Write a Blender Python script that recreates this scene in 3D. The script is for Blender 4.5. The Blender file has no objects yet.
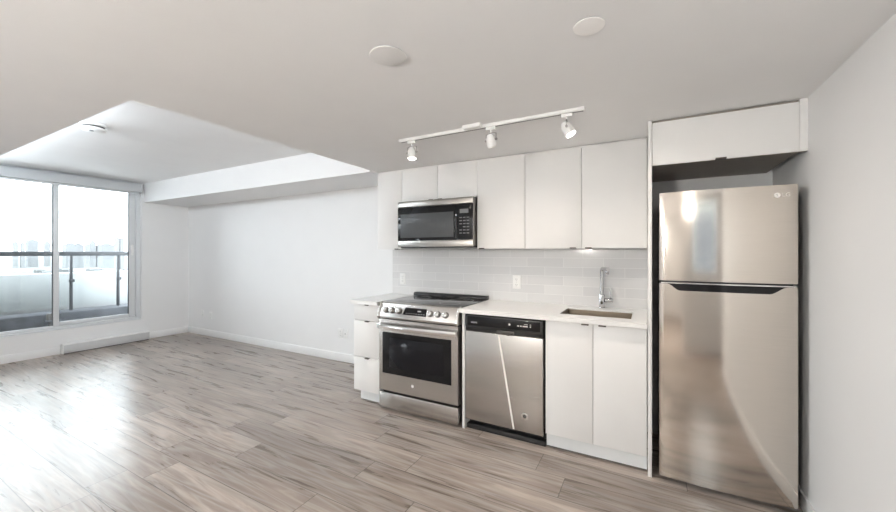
import bpy, bmesh, math, random
from mathutils import Vector, Matrix
R = math.radians
PI = math.pi
sc = bpy.context.scene
C = sc.collection
random.seed(7)

# ------------------------------------------------------------------ camera
cam_d = bpy.data.cameras.new('camera')
cam = bpy.data.objects.new('camera', cam_d)
C.objects.link(cam)
cam.location = (0, 0, 1.3384)
cam.rotation_euler = (R(90), 0, 0.498)
cam_d.sensor_width = 36
cam_d.lens = 367.16 / 896 * 36
cam_d.shift_y = -(256 - 252.78) / 896
cam_d.clip_start = 0.02
cam_d.clip_end = 8000
sc.camera = cam

# ------------------------------------------------------------------ world, light, exposure
SKY = 6.2
w = bpy.data.worlds.new('overcast_sky')
sc.world = w
w.use_nodes = True
bg = w.node_tree.nodes['Background']
bg.inputs[0].default_value = (0.86, 0.935, 1.0, 1)
bg.inputs[1].default_value = SKY
por = bpy.data.lights.new('window_portal', 'AREA')
por.shape = 'RECTANGLE'
por.size = 4.1
por.size_y = 2.1
por.cycles.is_portal = True
po = bpy.data.objects.new('window_portal', por)
C.objects.link(po)
po.location = (-6.99, 0.75, 1.35)
po.rotation_euler = (0, R(-90), 0)
po.rotation_euler = Vector((1, 0, 0)).to_track_quat('-Z', 'Y').to_euler()
por.size, por.size_y = 4.1, 2.1

por2 = bpy.data.lights.new('added_window_portal', 'AREA')
por2.shape = 'RECTANGLE'; por2.size = 0.70; por2.size_y = 1.08
por2.cycles.is_portal = True
po2 = bpy.data.objects.new('added_window_portal', por2)
C.objects.link(po2)
po2.location = (0.41, -1.14, 1.56)
po2.rotation_euler = Vector((0, 1, 0)).to_track_quat('-Z', 'Y').to_euler()

vs = sc.view_settings
vs.view_transform = 'Standard'
vs.look = 'None'
vs.exposure = 0.66
vs.gamma = 1.0
vs.use_curve_mapping = False
sc.cycles.use_denoising = True
sc.cycles.max_bounces = 14
sc.cycles.diffuse_bounces = 8
sc.cycles.glossy_bounces = 6
sc.cycles.transparent_max_bounces = 12
sc.cycles.sample_clamp_indirect = 6.0
sc.cycles.caustics_reflective = False
sc.cycles.caustics_refractive = False
HALL_FILL_W = 2.5
GLOBE2_FILL_W = 760.0
COVE_FILL_W = 7.0
TORCH_FILL_W = 15.0
GLOBE_FILL_W = 40.0
SPOT_W = 9.5

# ------------------------------------------------------------------ materials
def newmat(name):
    m = bpy.data.materials.new(name)
    m.use_nodes = True
    nt = m.node_tree
    return m, nt, nt.nodes['Principled BSDF']

def pmat(name, col, rough=0.5, metal=0.0, noise=0.03, scale=20, spec=None, coat=0.0):
    m, nt, b = newmat(name)
    b.inputs['Roughness'].default_value = rough
    b.inputs['Metallic'].default_value = metal
    if spec is not None:
        b.inputs['Specular IOR Level'].default_value = spec
    if coat:
        b.inputs['Coat Weight'].default_value = coat
        b.inputs['Coat Roughness'].default_value = 0.05
    tc = nt.nodes.new('ShaderNodeTexCoord')
    n = nt.nodes.new('ShaderNodeTexNoise')
    n.inputs['Scale'].default_value = scale
    n.inputs['Detail'].default_value = 3
    nt.links.new(tc.outputs['Object'], n.inputs['Vector'])
    r = nt.nodes.new('ShaderNodeValToRGB')
    lo = [max(0, c * (1 - noise)) for c in col]
    hi = [min(1, c * (1 + noise)) for c in col]
    r.color_ramp.elements[0].color = (*lo, 1)
    r.color_ramp.elements[1].color = (*hi, 1)
    r.color_ramp.elements[0].position = 0.3
    r.color_ramp.elements[1].position = 0.7
    nt.links.new(n.outputs['Fac'], r.inputs['Fac'])
    nt.links.new(r.outputs['Color'], b.inputs['Base Color'])
    return m

def steel(name, col=(0.60, 0.58, 0.555), rough=0.24, sc_=(3, 3, 260), amt=0.07):
    """brushed stainless: fine lines along x by stretching noise"""
    m, nt, b = newmat(name)
    b.inputs['Metallic'].default_value = 1.0
    tc = nt.nodes.new('ShaderNodeTexCoord')
    mp = nt.nodes.new('ShaderNodeMapping')
    mp.inputs['Scale'].default_value = sc_
    n = nt.nodes.new('ShaderNodeTexNoise')
    n.inputs['Scale'].default_value = 2.0
    n.inputs['Detail'].default_value = 4
    nt.links.new(tc.outputs['Object'], mp.inputs['Vector'])
    nt.links.new(mp.outputs['Vector'], n.inputs['Vector'])
    mr = nt.nodes.new('ShaderNodeMapRange')
    mr.inputs['To Min'].default_value = rough - amt
    mr.inputs['To Max'].default_value = rough + amt
    nt.links.new(n.outputs['Fac'], mr.inputs['Value'])
    nt.links.new(mr.outputs['Result'], b.inputs['Roughness'])
    r = nt.nodes.new('ShaderNodeValToRGB')
    r.color_ramp.elements[0].color = (*[c * 0.93 for c in col], 1)
    r.color_ramp.elements[1].color = (*[min(1, c * 1.06) for c in col], 1)
    nt.links.new(n.outputs['Fac'], r.inputs['Fac'])
    nt.links.new(r.outputs['Color'], b.inputs['Base Color'])
    bu = nt.nodes.new('ShaderNodeBump')
    bu.inputs['Strength'].default_value = 0.03
    bu.inputs['Distance'].default_value = 0.001
    nt.links.new(n.outputs['Fac'], bu.inputs['Height'])
    nt.links.new(bu.outputs['Normal'], b.inputs['Normal'])
    return m

def emis(name, col, s):
    m, nt, b = newmat(name)
    b.inputs['Base Color'].default_value = (*col, 1)
    b.inputs['Emission Color'].default_value = (*col, 1)
    b.inputs['Emission Strength'].default_value = s
    return m

class NB:
    """tiny node-building helper"""
    def __init__(s, nt): s.nt = nt
    def math(s, op, a, b=None):
        n = s.nt.nodes.new('ShaderNodeMath'); n.operation = op
        for i, v in enumerate((a, b)):
            if v is None: continue
            if isinstance(v, (int, float)): n.inputs[i].default_value = v
            else: s.nt.links.new(v, n.inputs[i])
        return n.outputs[0]
    def comb(s, x, y, z):
        n = s.nt.nodes.new('ShaderNodeCombineXYZ')
        for i, v in enumerate((x, y, z)):
            if isinstance(v, (int, float)): n.inputs[i].default_value = v
            else: s.nt.links.new(v, n.inputs[i])
        return n.outputs[0]
    def white(s, vec):
        n = s.nt.nodes.new('ShaderNodeTexWhiteNoise'); n.noise_dimensions = '3D'
        s.nt.links.new(vec, n.inputs['Vector']); return n
    def noise(s, vec, scale, detail=4, dist=0.0, rough=0.5):
        n = s.nt.nodes.new('ShaderNodeTexNoise')
        n.inputs['Scale'].default_value = scale; n.inputs['Detail'].default_value = detail
        n.inputs['Distortion'].default_value = dist; n.inputs['Roughness'].default_value = rough
        s.nt.links.new(vec, n.inputs['Vector']); return n.outputs['Fac']
    def ramp(s, fac, stops):
        n = s.nt.nodes.new('ShaderNodeValToRGB'); e = n.color_ramp.elements
        while len(e) < len(stops): e.new(0.5)
        for el, (p, c) in zip(e, stops): el.position = p; el.color = (*c, 1)
        s.nt.links.new(fac, n.inputs['Fac']); return n.outputs['Color']
    def mix(s, fac, a, b, mode='MIX'):
        n = s.nt.nodes.new('ShaderNodeMix'); n.data_type = 'RGBA'; n.blend_type = mode
        if isinstance(fac, (int, float)): n.inputs[0].default_value = fac
        else: s.nt.links.new(fac, n.inputs[0])
        for i, v in ((6, a), (7, b)):
            if isinstance(v, tuple): n.inputs[i].default_value = (*v, 1)
            else: s.nt.links.new(v, n.inputs[i])
        return n.outputs[2]

def floor_material():
    m, nt, b = newmat('grey_oak_laminate')
    k = NB(nt)
    tc = nt.nodes.new('ShaderNodeTexCoord')
    sp = nt.nodes.new('ShaderNodeSeparateXYZ')
    nt.links.new(tc.outputs['Object'], sp.inputs[0])
    x, y = sp.outputs[0], sp.outputs[1]
    W, L = 0.2005, 1.28
    yr = k.math('DIVIDE', k.math('SUBTRACT', y, 0.043), W)
    row = k.math('FLOOR', yr)
    fy = k.math('SUBTRACT', yr, row)
    off = k.white(k.comb(row, 3.3, 1.7)).outputs['Value']
    xr = k.math('ADD', k.math('DIVIDE', x, L), off)
    col = k.math('FLOOR', xr)
    fx = k.math('SUBTRACT', xr, col)
    idn = k.white(k.comb(row, col, 5.1))
    rv = idn.outputs['Value']
    # grain: noise stretched along x, shifted per plank
    sx = k.math('ADD', k.math('MULTIPLY', x, 1.0), k.math('MULTIPLY', rv, 37.0))
    gv = k.comb(k.math('MULTIPLY', sx, 1.7), k.math('MULTIPLY', y, 19.0), k.math('MULTIPLY', rv, 9.0))
    g1 = k.noise(gv, 1.0, 5, 0.7, 0.55)
    gv2 = k.comb(k.math('MULTIPLY', sx, 5.0), k.math('MULTIPLY', y, 120.0), rv)
    g2 = k.noise(gv2, 1.0, 3, 0.3)
    # cathedral rings: wave of a distorted distance
    rv3 = k.comb(k.math('MULTIPLY', sx, 0.55), k.math('MULTIPLY', y, 8.0), k.math('MULTIPLY', rv, 5.0))
    rn = k.noise(rv3, 1.0, 2, 0.6)
    ring = k.math('ABSOLUTE', k.math('SINE', k.math('MULTIPLY', rn, 34.0)))
    base = k.ramp(g1, [(0.27, (0.160, 0.126, 0.104)), (0.42, (0.262, 0.212, 0.180)), (0.55, (0.36, 0.295, 0.252)), (0.70, (0.54, 0.460, 0.405))])
    base = k.mix(k.math('MULTIPLY', k.math('POWER', ring, 4.0), 0.40), base, (0.55, 0.515, 0.485))
    base = k.mix(k.math('MULTIPLY', g2, 0.42), base, (0.19, 0.165, 0.15))
    tone = k.math('ADD', 0.80, k.math('MULTIPLY', rv, 0.38))
    base = k.mix(1.0, base, k.comb(tone, tone, tone), 'MULTIPLY')
    # seams
    e = k.math('MINIMUM', k.math('MULTIPLY', k.math('MINIMUM', fy, k.math('SUBTRACT', 1.0, fy)), W),
               k.math('MULTIPLY', k.math('MINIMUM', fx, k.math('SUBTRACT', 1.0, fx)), L))
    seam = k.math('LESS_THAN', e, 0.0022)
    base = k.mix(k.math('MULTIPLY', seam, 0.75), base, (0.06, 0.05, 0.045))
    nt.links.new(base, b.inputs['Base Color'])
    ro = k.math('ADD', 0.25, k.math('MULTIPLY', g1, 0.06))
    nt.links.new(ro, b.inputs['Roughness'])
    bu = nt.nodes.new('ShaderNodeBump')
    bu.inputs['Strength'].default_value = 0.25
    bu.inputs['Distance'].default_value = 0.0012
    b.inputs['Specular IOR Level'].default_value = 0.36
    h = k.math('SUBTRACT', k.math('MULTIPLY', g2, 0.3), seam)
    nt.links.new(h, bu.inputs['Height'])
    nt.links.new(bu.outputs['Normal'], b.inputs['Normal'])
    return m

def tile_material():
    m, nt, b = newmat('glossy_grey_tile')
    k = NB(nt)
    tc = nt.nodes.new('ShaderNodeTexCoord')
    sp = nt.nodes.new('ShaderNodeSeparateXYZ')
    nt.links.new(tc.outputs['Object'], sp.inputs[0])
    W, H = 0.305, 0.0762
    zr = k.math('DIVIDE', sp.outputs[2], H)
    row = k.math('FLOOR', zr)
    fz = k.math('SUBTRACT', zr, row)
    xr = k.math('ADD', k.math('DIVIDE', sp.outputs[0], W), k.math('MULTIPLY', row, 0.5))
    col = k.math('FLOOR', xr)
    fx = k.math('SUBTRACT', xr, col)
    rv = k.white(k.comb(row, col, 2.0)).outputs['Value']
    e = k.math('MINIMUM', k.math('MULTIPLY', k.math('MINIMUM', fz, k.math('SUBTRACT', 1.0, fz)), H),
               k.math('MULTIPLY', k.math('MINIMUM', fx, k.math('SUBTRACT', 1.0, fx)), W))
    grout = k.math('LESS_THAN', e, 0.0013)
    c = k.ramp(rv, [(0.0, (0.64, 0.64, 0.645)), (1.0, (0.69, 0.69, 0.69))])
    c = k.mix(grout, c, (0.76, 0.76, 0.755))
    nt.links.new(c, b.inputs['Base Color'])
    nt.links.new(k.math('ADD', 0.10, k.math('MULTIPLY', grout, 0.5)), b.inputs['Roughness'])
    bu = nt.nodes.new('ShaderNodeBump')
    bu.inputs['Strength'].default_value = 0.25
    bu.inputs['Distance'].default_value = 0.001
    nt.links.new(k.math('SUBTRACT', 1.0, grout), bu.inputs['Height'])
    nt.links.new(bu.outputs['Normal'], b.inputs['Normal'])
    return m

def glass_material():
    m = bpy.data.materials.new('clear_window_glass')
    m.use_nodes = True
    nt = m.node_tree
    nt.nodes.clear()
    out = nt.nodes.new('ShaderNodeOutputMaterial')
    t = nt.nodes.new('ShaderNodeBsdfTransparent')
    t.inputs[0].default_value = (0.97, 0.985, 0.98, 1)
    g = nt.nodes.new('ShaderNodeBsdfGlossy')
    g.inputs['Roughness'].default_value = 0.01
    f = nt.nodes.new('ShaderNodeFresnel')
    f.inputs[0].default_value = 1.45
    mx = nt.nodes.new('ShaderNodeMixShader')
    nt.links.new(f.outputs[0], mx.inputs[0])
    nt.links.new(t.outputs[0], mx.inputs[1])
    nt.links.new(g.outputs[0], mx.inputs[2])
    nt.links.new(mx.outputs[0], out.inputs[0])
    return m

M = dict(
    wall=pmat('white_wall_paint', (0.80, 0.80, 0.80), 0.6, noise=0.008, scale=3),
    ceil=pmat('white_ceiling_paint', (0.84, 0.84, 0.84), 0.8, noise=0.01, scale=4),
    trim=pmat('white_trim_paint', (0.84, 0.84, 0.84), 0.35, noise=0.008, scale=5),
    cab=pmat('white_cabinet_laminate', (0.78, 0.775, 0.765), 0.38, noise=0.008, scale=6, spec=0.35),
    cabin=pmat('cabinet_carcass_board', (0.62, 0.61, 0.59), 0.5, noise=0.02),
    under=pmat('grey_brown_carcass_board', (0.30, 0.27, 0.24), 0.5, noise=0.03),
    toe=pmat('pale_toe_kick', (0.72, 0.74, 0.75), 0.3, noise=0.01),
    shadowgap=pmat('painted_gap_shade', (0.10, 0.095, 0.09), 0.6),  # dark colour paints the shade in gaps under toe kicks and heater
    pull=pmat('dark_bronze_pull', (0.10, 0.085, 0.075), 0.35, 0.8),
    quartz=pmat('white_quartz', (0.82, 0.815, 0.805), 0.18, noise=0.02, scale=45),
    steel=steel('brushed_stainless'),
    fsteel=steel('warm_brushed_stainless', (0.66, 0.605, 0.545), 0.10, (3, 3, 220), 0.03),
    bright=pmat('polished_metal', (0.78, 0.77, 0.75), 0.15, 1.0, noise=0.01),
    chrome=pmat('chrome', (0.60, 0.60, 0.61), 0.06, 1.0, noise=0.005),
    sinksteel=pmat('sink_stainless', (0.40, 0.335, 0.265), 0.30, 1.0, noise=0.02),
    mwsteel=steel('microwave_stainless', (0.44, 0.42, 0.395), 0.30),
    blackgl=pmat('black_glass', (0.010, 0.010, 0.011), 0.06, noise=0.02, spec=0.3),
    cooktop=pmat('black_ceramic_glass', (0.03, 0.03, 0.032), 0.10, noise=0.05, spec=0.8),
    blackpl=pmat('black_plastic', (0.022, 0.022, 0.023), 0.35),
    ovenin=pmat('dark_oven_window', (0.010, 0.010, 0.012), 0.10, spec=0.22),
    mwwin=pmat('grey_microwave_screen', (0.085, 0.09, 0.095), 0.22, spec=0.2),
    darkgrey=pmat('dark_grey_enamel', (0.075, 0.07, 0.065), 0.45),
    rail=pmat('black_vent_metal', (0.02, 0.02, 0.021), 0.3),
    grey=pmat('grey_print', (0.42, 0.42, 0.43), 0.5),
    lightprint=pmat('white_print', (0.82, 0.80, 0.76), 0.4),
    white=pmat('white_plastic', (0.82, 0.82, 0.81), 0.35, noise=0.006),
    greyslot=pmat('grey_slot', (0.25, 0.25, 0.26), 0.5),
    frame=pmat('pale_grey_aluminium', (0.69, 0.705, 0.72), 0.4, noise=0.01),
    framedark=pmat('dark_gasket', (0.10, 0.11, 0.12), 0.5),
    cassette=pmat('grey_blind_cassette', (0.52, 0.54, 0.555), 0.45, noise=0.01),
    fabric=pmat('pale_blind_fabric', (0.74, 0.76, 0.78), 0.9, noise=0.02, scale=80),
    railm=pmat('grey_railing_metal', (0.030, 0.032, 0.036), 0.45, 0.0),
    concrete=pmat('pale_concrete', (0.35, 0.355, 0.36), 0.9, noise=0.06, scale=2.5),
    membrane=pmat('wet_roof_membrane', (0.032, 0.035, 0.043), 0.55, noise=0.55, scale=3.0),
    curb=pmat('dark_curb_stone', (0.055, 0.058, 0.066), 0.7, noise=0.35, scale=6),
    backdrop=pmat('grey_backdrop', (0.145, 0.15, 0.145), 0.8, noise=0.1, scale=2),
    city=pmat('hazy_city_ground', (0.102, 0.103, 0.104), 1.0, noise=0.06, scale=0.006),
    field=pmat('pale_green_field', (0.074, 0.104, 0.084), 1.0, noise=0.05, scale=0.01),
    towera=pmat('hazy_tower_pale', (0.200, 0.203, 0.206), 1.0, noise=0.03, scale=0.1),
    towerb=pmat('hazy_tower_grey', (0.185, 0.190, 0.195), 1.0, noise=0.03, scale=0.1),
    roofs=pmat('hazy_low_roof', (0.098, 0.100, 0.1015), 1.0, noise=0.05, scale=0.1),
    hallglass=pmat('grey_door_panel', (0.35, 0.35, 0.34), 0.3),
    palestrip=pmat('pale_strip_finish', (0.86, 0.83, 0.78), 0.4),
    heater=pmat('shaded_white_enamel', (0.62, 0.63, 0.64), 0.4, noise=0.01),
    dimprint=pmat('dim_grey_print', (0.16, 0.16, 0.165), 0.5),
    dullmetal=pmat('dull_grey_metal', (0.42, 0.41, 0.40), 0.4, 0.6),
    covera=pmat('bright_white_cover', (0.93, 0.92, 0.90), 0.4, noise=0.005),
    coverb=pmat('off_white_cover', (0.76, 0.755, 0.745), 0.5, noise=0.01),
    floor=floor_material(), tile=tile_material(), glass=glass_material(),
    lens=emis('lit_lamp_lens', (1.0, 0.93, 0.82), 14.0),
    lensdim=pmat('frosted_lamp_lens', (0.85, 0.84, 0.80), 0.3),
    globe=emis('fill_globe_glass', (0.95, 0.98, 1.0), 4.0),
    dome=emis('fill_dome_glass', (1.0, 0.91, 0.80), 2.2),
)

# ------------------------------------------------------------------ mesh helpers
class MB:
    def __init__(s): s.bm = bmesh.new()
    def box(s, x0, x1, y0, y1, z0, z1, bev=0.0, seg=2):
        t = bmesh.new()
        bmesh.ops.create_cube(t, size=1.0)
        for v in t.verts:
            v.co = Vector(((x0 + x1) / 2 + v.co.x * (x1 - x0), (y0 + y1) / 2 + v.co.y * (y1 - y0), (z0 + z1) / 2 + v.co.z * (z1 - z0)))
        if bev > 0:
            bmesh.ops.bevel(t, geom=list(t.edges), offset=bev, segments=seg, affect='EDGES', profile=0.5)
        s._merge(t)
        return s
    def _merge(s, t, smooth=False):
        for f in t.faces: f.smooth = smooth and len(f.verts) <= 4
        me = bpy.data.meshes.new('tmp'); t.to_mesh(me); t.free()
        s.bm.from_mesh(me); bpy.data.meshes.remove(me)
    def cyl(s, p0, p1, r0, r1=None, n=24, bev=0.0, seg=2):
        r1 = r0 if r1 is None else r1
        p0, p1 = Vector(p0), Vector(p1)
        d = p1 - p0
        t = bmesh.new()
        bmesh.ops.create_cone(t, cap_ends=True, segments=n, radius1=r0, radius2=r1, depth=d.length)
        if bev > 0:
            ed = [e for e in t.edges if abs(e.verts[0].co.z - e.verts[1].co.z) < 1e-6]
            bmesh.ops.bevel(t, geom=ed, offset=bev, segments=seg, affect='EDGES', profile=0.5)
        mt = Matrix.Translation((p0 + p1) / 2) @ d.to_track_quat('Z', 'Y').to_matrix().to_4x4()
        bmesh.ops.transform(t, matrix=mt, verts=t.verts)
        s._merge(t, True)
        return s
    def tube(s, pts, r, n=12):
        pts = [Vector(p) for p in pts]
        rings = []
        up = Vector((0.123, 0.317, 0.94)).normalized()
        for i, p in enumerate(pts):
            d = (pts[min(i + 1, len(pts) - 1)] - pts[max(i - 1, 0)]).normalized()
            a = d.cross(up).normalized(); b = d.cross(a).normalized()
            rr = r[i] if isinstance(r, (list, tuple)) else r
            rings.append([s.bm.verts.new(p + (a * math.cos(2 * PI * k / n) + b * math.sin(2 * PI * k / n)) * rr) for k in range(n)])
        for A, B in zip(rings, rings[1:]):
            for k in range(n):
                s.bm.faces.new((A[k], A[(k + 1) % n], B[(k + 1) % n], B[k])).smooth = True
        s.bm.faces.new(rings[0][::-1]); s.bm.faces.new(rings[-1])
        return s
    def prism(s, poly, axis, a, b, bev=0.0, seg=2, smooth=False):
        """extrude a 2-D polygon along axis; poly coords are the other two axes in order"""
        t = bmesh.new()
        def P(u, v, q):
            return {'x': (q, u, v), 'y': (u, q, v), 'z': (u, v, q)}[axis]
        A = [t.verts.new(P(u, v, a)) for u, v in poly]
        B = [t.verts.new(P(u, v, b)) for u, v in poly]
        t.faces.new(A); t.faces.new(B[::-1])
        for i in range(len(poly)):
            j = (i + 1) % len(poly)
            t.faces.new((A[i], B[i], B[j], A[j]))
        bmesh.ops.recalc_face_normals(t, faces=t.faces)
        if bev > 0:
            bmesh.ops.bevel(t, geom=list(t.edges), offset=bev, segments=seg, affect='EDGES', profile=0.5)
        s._merge(t, smooth)
        return s
    def lathe(s, prof, cx, cy, n=32):
        """prof: (radius, z) list, top to bottom or the reverse"""
        rings = []
        for r, z in prof:
            if r < 1e-6: rings.append([s.bm.verts.new((cx, cy, z))])
            else: rings.append([s.bm.verts.new((cx + r * math.cos(2 * PI * k / n), cy + r * math.sin(2 * PI * k / n), z)) for k in range(n)])
        for A, B in zip(rings, rings[1:]):
            if len(A) == 1 and len(B) == 1: continue
            for k in range(n):
                j = (k + 1) % n
                if len(A) == 1: f = s.bm.faces.new((A[0], B[j], B[k]))
                elif len(B) == 1: f = s.bm.faces.new((A[k], A[j], B[0]))
                else: f = s.bm.faces.new((A[k], A[j], B[j], B[k]))
                f.smooth = True
        return s
    def text(s, body, size, loc, depth=0.0006, spacing=1.0):
        """letters standing in the x-z plane facing -y"""
        cu = bpy.data.curves.new('letters', 'FONT')
        cu.body = body; cu.size = size; cu.extrude = depth; cu.align_x = 'CENTER'; cu.align_y = 'CENTER'
        cu.space_character = spacing
        o = bpy.data.objects.new('letters', cu); C.objects.link(o)
        dg = bpy.context.evaluated_depsgraph_get()
        me = bpy.data.meshes.new_from_object(o.evaluated_get(dg))
        me.transform(Matrix.Translation(loc) @ Matrix.Rotation(R(90), 4, 'X'))
        s.bm.from_mesh(me)
        bpy.data.objects.remove(o); bpy.data.curves.remove(cu); bpy.data.meshes.remove(me)
        return s
    def build(s, name, mat, parent=None, smooth=True):
        bmesh.ops.recalc_face_normals(s.bm, faces=s.bm.faces)
        off = world_loc(parent) if parent else Vector((0, 0, 0))
        if parent is not None:
            for v in s.bm.verts: v.co -= off
        me = bpy.data.meshes.new(name)
        s.bm.to_mesh(me); s.bm.free()
        me.materials.append(mat)
        if smooth:
            me.set_sharp_from_angle(angle=R(35))
        o = bpy.data.objects.new(name, me)
        C.objects.link(o)
        if parent is not None: o.parent = parent
        return o

def world_loc(o):
    v = Vector((0, 0, 0))
    while o is not None:
        v += o.location; o = o.parent
    return v

def tag(o, label, cat, group=None):
    o['label'] = label; o['category'] = cat
    if group: o['group'] = group
    return o
def thing(name, label, cat, loc, group=None):
    o = bpy.data.objects.new(name, None)
    o.empty_display_size = 0.1
    C.objects.link(o); o.location = loc
    return tag(o, label, cat, group)
def struct(o, label=None):
    o['kind'] = 'structure'
    if label: o['label'] = label
    return o
def shift_copy(src, d, label, group=None):
    r = src.copy(); C.objects.link(r); r.location = src.location + Vector(d)
    r['label'] = label
    if group: r['group'] = group
    for ch in src.children:
        c = ch.copy(); C.objects.link(c); c.parent = r
        for g in ch.children:
            k = g.copy(); C.objects.link(k); k.parent = c
    return r

# ------------------------------------------------------------------ room shell
YL, YK, XR, XW = 3.357, 3.12, 0.717, -6.822      # living wall, kitchen wall, right wall, window wall
XS, ZLOW, ZHIGH, YS = -2.335, 2.128, 2.40, 0.884  # ceiling step
YF, XE, YH, XH = -1.75, 1.9, -4.2, -1.35
YN, XN = -1.0, -0.12                              # wall with the small window added out of view                               # wall behind the camera, end of the hall
WY0, WY1, WZ0, WZ1 = -1.15, 2.703, 0.318, 2.36    # window opening

fl = MB().box(XW - 0.15, XE + 0.12, YN - 0.12, YL + 0.12, -0.15, 0)
fl.box(XW - 0.15, XN + 0.12, YH - 0.12, YN - 0.12, -0.15, 0)
struct(fl.build('floor', M['floor']), 'grey brown wood plank floor')
m = MB()
m.box(XW - 0.15, XS, YS, YL + 0.12, ZHIGH, ZHIGH + 0.14)
m.box(XS, XE + 0.12, YN - 0.12, YL + 0.12, ZLOW, ZHIGH + 0.14)
m.box(XS, XN + 0.12, YH - 0.12, YN - 0.12, ZLOW, ZHIGH + 0.14)
m.box(XW - 0.15, XS, YF - 0.12, YS, ZLOW, ZHIGH + 0.14)
struct(m.build('ceiling', M['ceil'], smooth=False), 'white ceiling stepping up over the living area')
struct(MB().box(XW, XS - 0.001, 2.728, YL, 2.112, ZHIGH).build('trim_1', M['wall'], smooth=False), 'white bulkhead along the long wall')
struct(MB().box(XW - 0.15, XS - 0.025, YL, YL + 0.12, 0, ZHIGH).build('wall_back', M['wall']), 'long white living room wall')
struct(MB().box(XS - 0.025, XR + 0.12, YK, YL + 0.12, 0, ZLOW).build('wall_kitchen', M['wall']), 'white kitchen wall')
struct(MB().box(XR, XR + 0.12, -0.05, YK, 0, ZLOW).build('wall_right', M['wall']), 'white wall right of the fridge')
struct(MB().box(XR + 0.12, XE, -0.17, -0.05, 0, ZLOW).build('wall_hall', M['wall']))
struct(MB().box(XE, XE + 0.12, YN - 0.12, -0.05, 0, ZLOW).build('wall_end', M['wall']))
struct(MB().box(XW, XH, YF - 0.12, YF, 0, ZLOW).build('wall_front', M['wall']))
struct(MB().box(XH - 0.12, XH, YH, YF - 0.12, 0, ZLOW).build('wall_side', M['wall']))
struct(MB().box(XH - 0.12, XN, YH - 0.12, YH, 0, ZLOW).build('wall_far', M['wall']))
struct(MB().box(XN, XN + 0.12, YH - 0.12, YN - 0.12, 0, ZLOW).build('wall_inner', M['wall']))
W2 = (0.08, 0.74, 1.04, 2.08)
m = MB()
m.box(XN, W2[0], YN - 0.12, YN, 0, ZLOW); m.box(W2[1], XE, YN - 0.12, YN, 0, ZLOW)
m.box(W2[0], W2[1], YN - 0.12, YN, 0, W2[2]); m.box(W2[0], W2[1], YN - 0.12, YN, W2[3], ZLOW)
struct(m.build('wall_near', M['wall'], smooth=False))
m = MB()
a, b_, c0, d0 = W2
for r in ((a, a + 0.05, c0, d0), (b_ - 0.05, b_, c0, d0), (a + 0.05, b_ - 0.05, c0, c0 + 0.05), (a + 0.05, b_ - 0.05, d0 - 0.05, d0)):
    m.box(r[0], r[1], YN - 0.10, YN - 0.05, r[2], r[3], 0.004)
w2 = struct(m.build('added_window', M['trim']), 'small window added behind the camera for fill daylight')  # unseen window added for frontal light and a bright fridge reflection
MB().box(a + 0.05, b_ - 0.05, YN - 0.078, YN - 0.072, c0 + 0.05, d0 - 0.05).build('pane', M['glass'], w2)
m = MB()
m.box(XW - 0.15, XW, YF, WY0, 0, ZHIGH)
m.box(XW - 0.15, XW, WY1, YL, 0, ZHIGH)
m.box(XW - 0.15, XW, WY0, WY1, 0, WZ0)
m.box(XW - 0.15, XW, WY0, WY1, WZ1, ZHIGH)
struct(m.build('wall_left', M['wall'], smooth=False), 'white wall around the window')
# baseboards
def baseboard(name, x0, x1, y0, y1, h=0.1):
    return struct(MB().box(x0, x1, y0, y1, 0.0, h, 0.003).build(name, M['trim']), 'white baseboard')
baseboard('baseboard_back', XW + 0.012, XS - 0.026, YL - 0.012, YL)
m = MB(); m.box(XW, XW + 0.012, YF, 1.812, 0, 0.1, 0.003); m.box(XW, XW + 0.012, 2.785, YL, 0, 0.1, 0.003)
struct(m.build('baseboard_left', M['trim']), 'white baseboard')
baseboard('baseboard_right', XR - 0.012, XR, -0.05, YK - 0.001, 0.085)
baseboard('baseboard_front', XW + 0.012, XH, YF, YF + 0.012)

# ------------------------------------------------------------------ window
wf = MB()
XF0, XF1 = XW - 0.115, XW - 0.05
wf.box(XF0, XF1, WY0, WY1, WZ0, WZ0 + 0.045, 0.004)
wf.box(XF0, XF1, WY0, WY1, WZ1 - 0.06, WZ1, 0.004)
wf.box(XF0, XF1, WY1 - 0.048, WY1, WZ0 + 0.045, WZ1 - 0.06, 0.004)
wf.box(XF0, XF1, WY0, WY0 + 0.05, WZ0 + 0.045, WZ1 - 0.06, 0.004)
wf.box(XF0 - 0.0, XF1 + 0.028, WY0, WY1, WZ0 + 0.001, WZ0 + 0.018, 0.003)      # stepped inner sill
window = struct(wf.build('window_1', M['frame']), 'wide sliding window with pale grey aluminium frame')
def sash(y0, y1, x0, x1, st, bot, top, right_dark):
    f = MB()
    z0, z1 = WZ0 + 0.046, WZ1 - 0.062
    f.box(x0, x1, y0, y0 + st[0], z0, z1, 0.004)
    f.box(x0, x1, y1 - st[1], y1, z0, z1, 0.004)
    f.box(x0, x1, y0 + st[0], y1 - st[1], z0, z0 + bot, 0.004)
    f.box(x0, x1, y0 + st[0], y1 - st[1], z1 - top, z1, 0.004)
    s = f.build('sash', M['frame'], window)
    xm = (x0 + x1) / 2
    MB().box(xm - 0.003, xm + 0.003, y0 + st[0], y1 - st[1], z0 + bot, z1 - top).build('pane', M['glass'], s)
    g = MB()
    a, b_, c, d = y0 + st[0], y1 - st[1], z0 + bot, z1 - top
    t = 0.006
    g.box(xm + 0.004, x1 - 0.006, b_ - 2 * t if right_dark else b_ - t, b_, c, d)
    g.box(xm + 0.004, x1 - 0.006, a, a + t, c, d)
    g.build('gasket', M['framedark'], s)
    return s
sash(1.768, 2.654, XF0 + 0.004, XF0 + 0.034, (0.05, 0.075), 0.052, 0.05, True)
sash(-0.05, 1.820, XF0 + 0.036, XF0 + 0.064, (0.06, 0.056), 0.012, 0.05, True)
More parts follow.
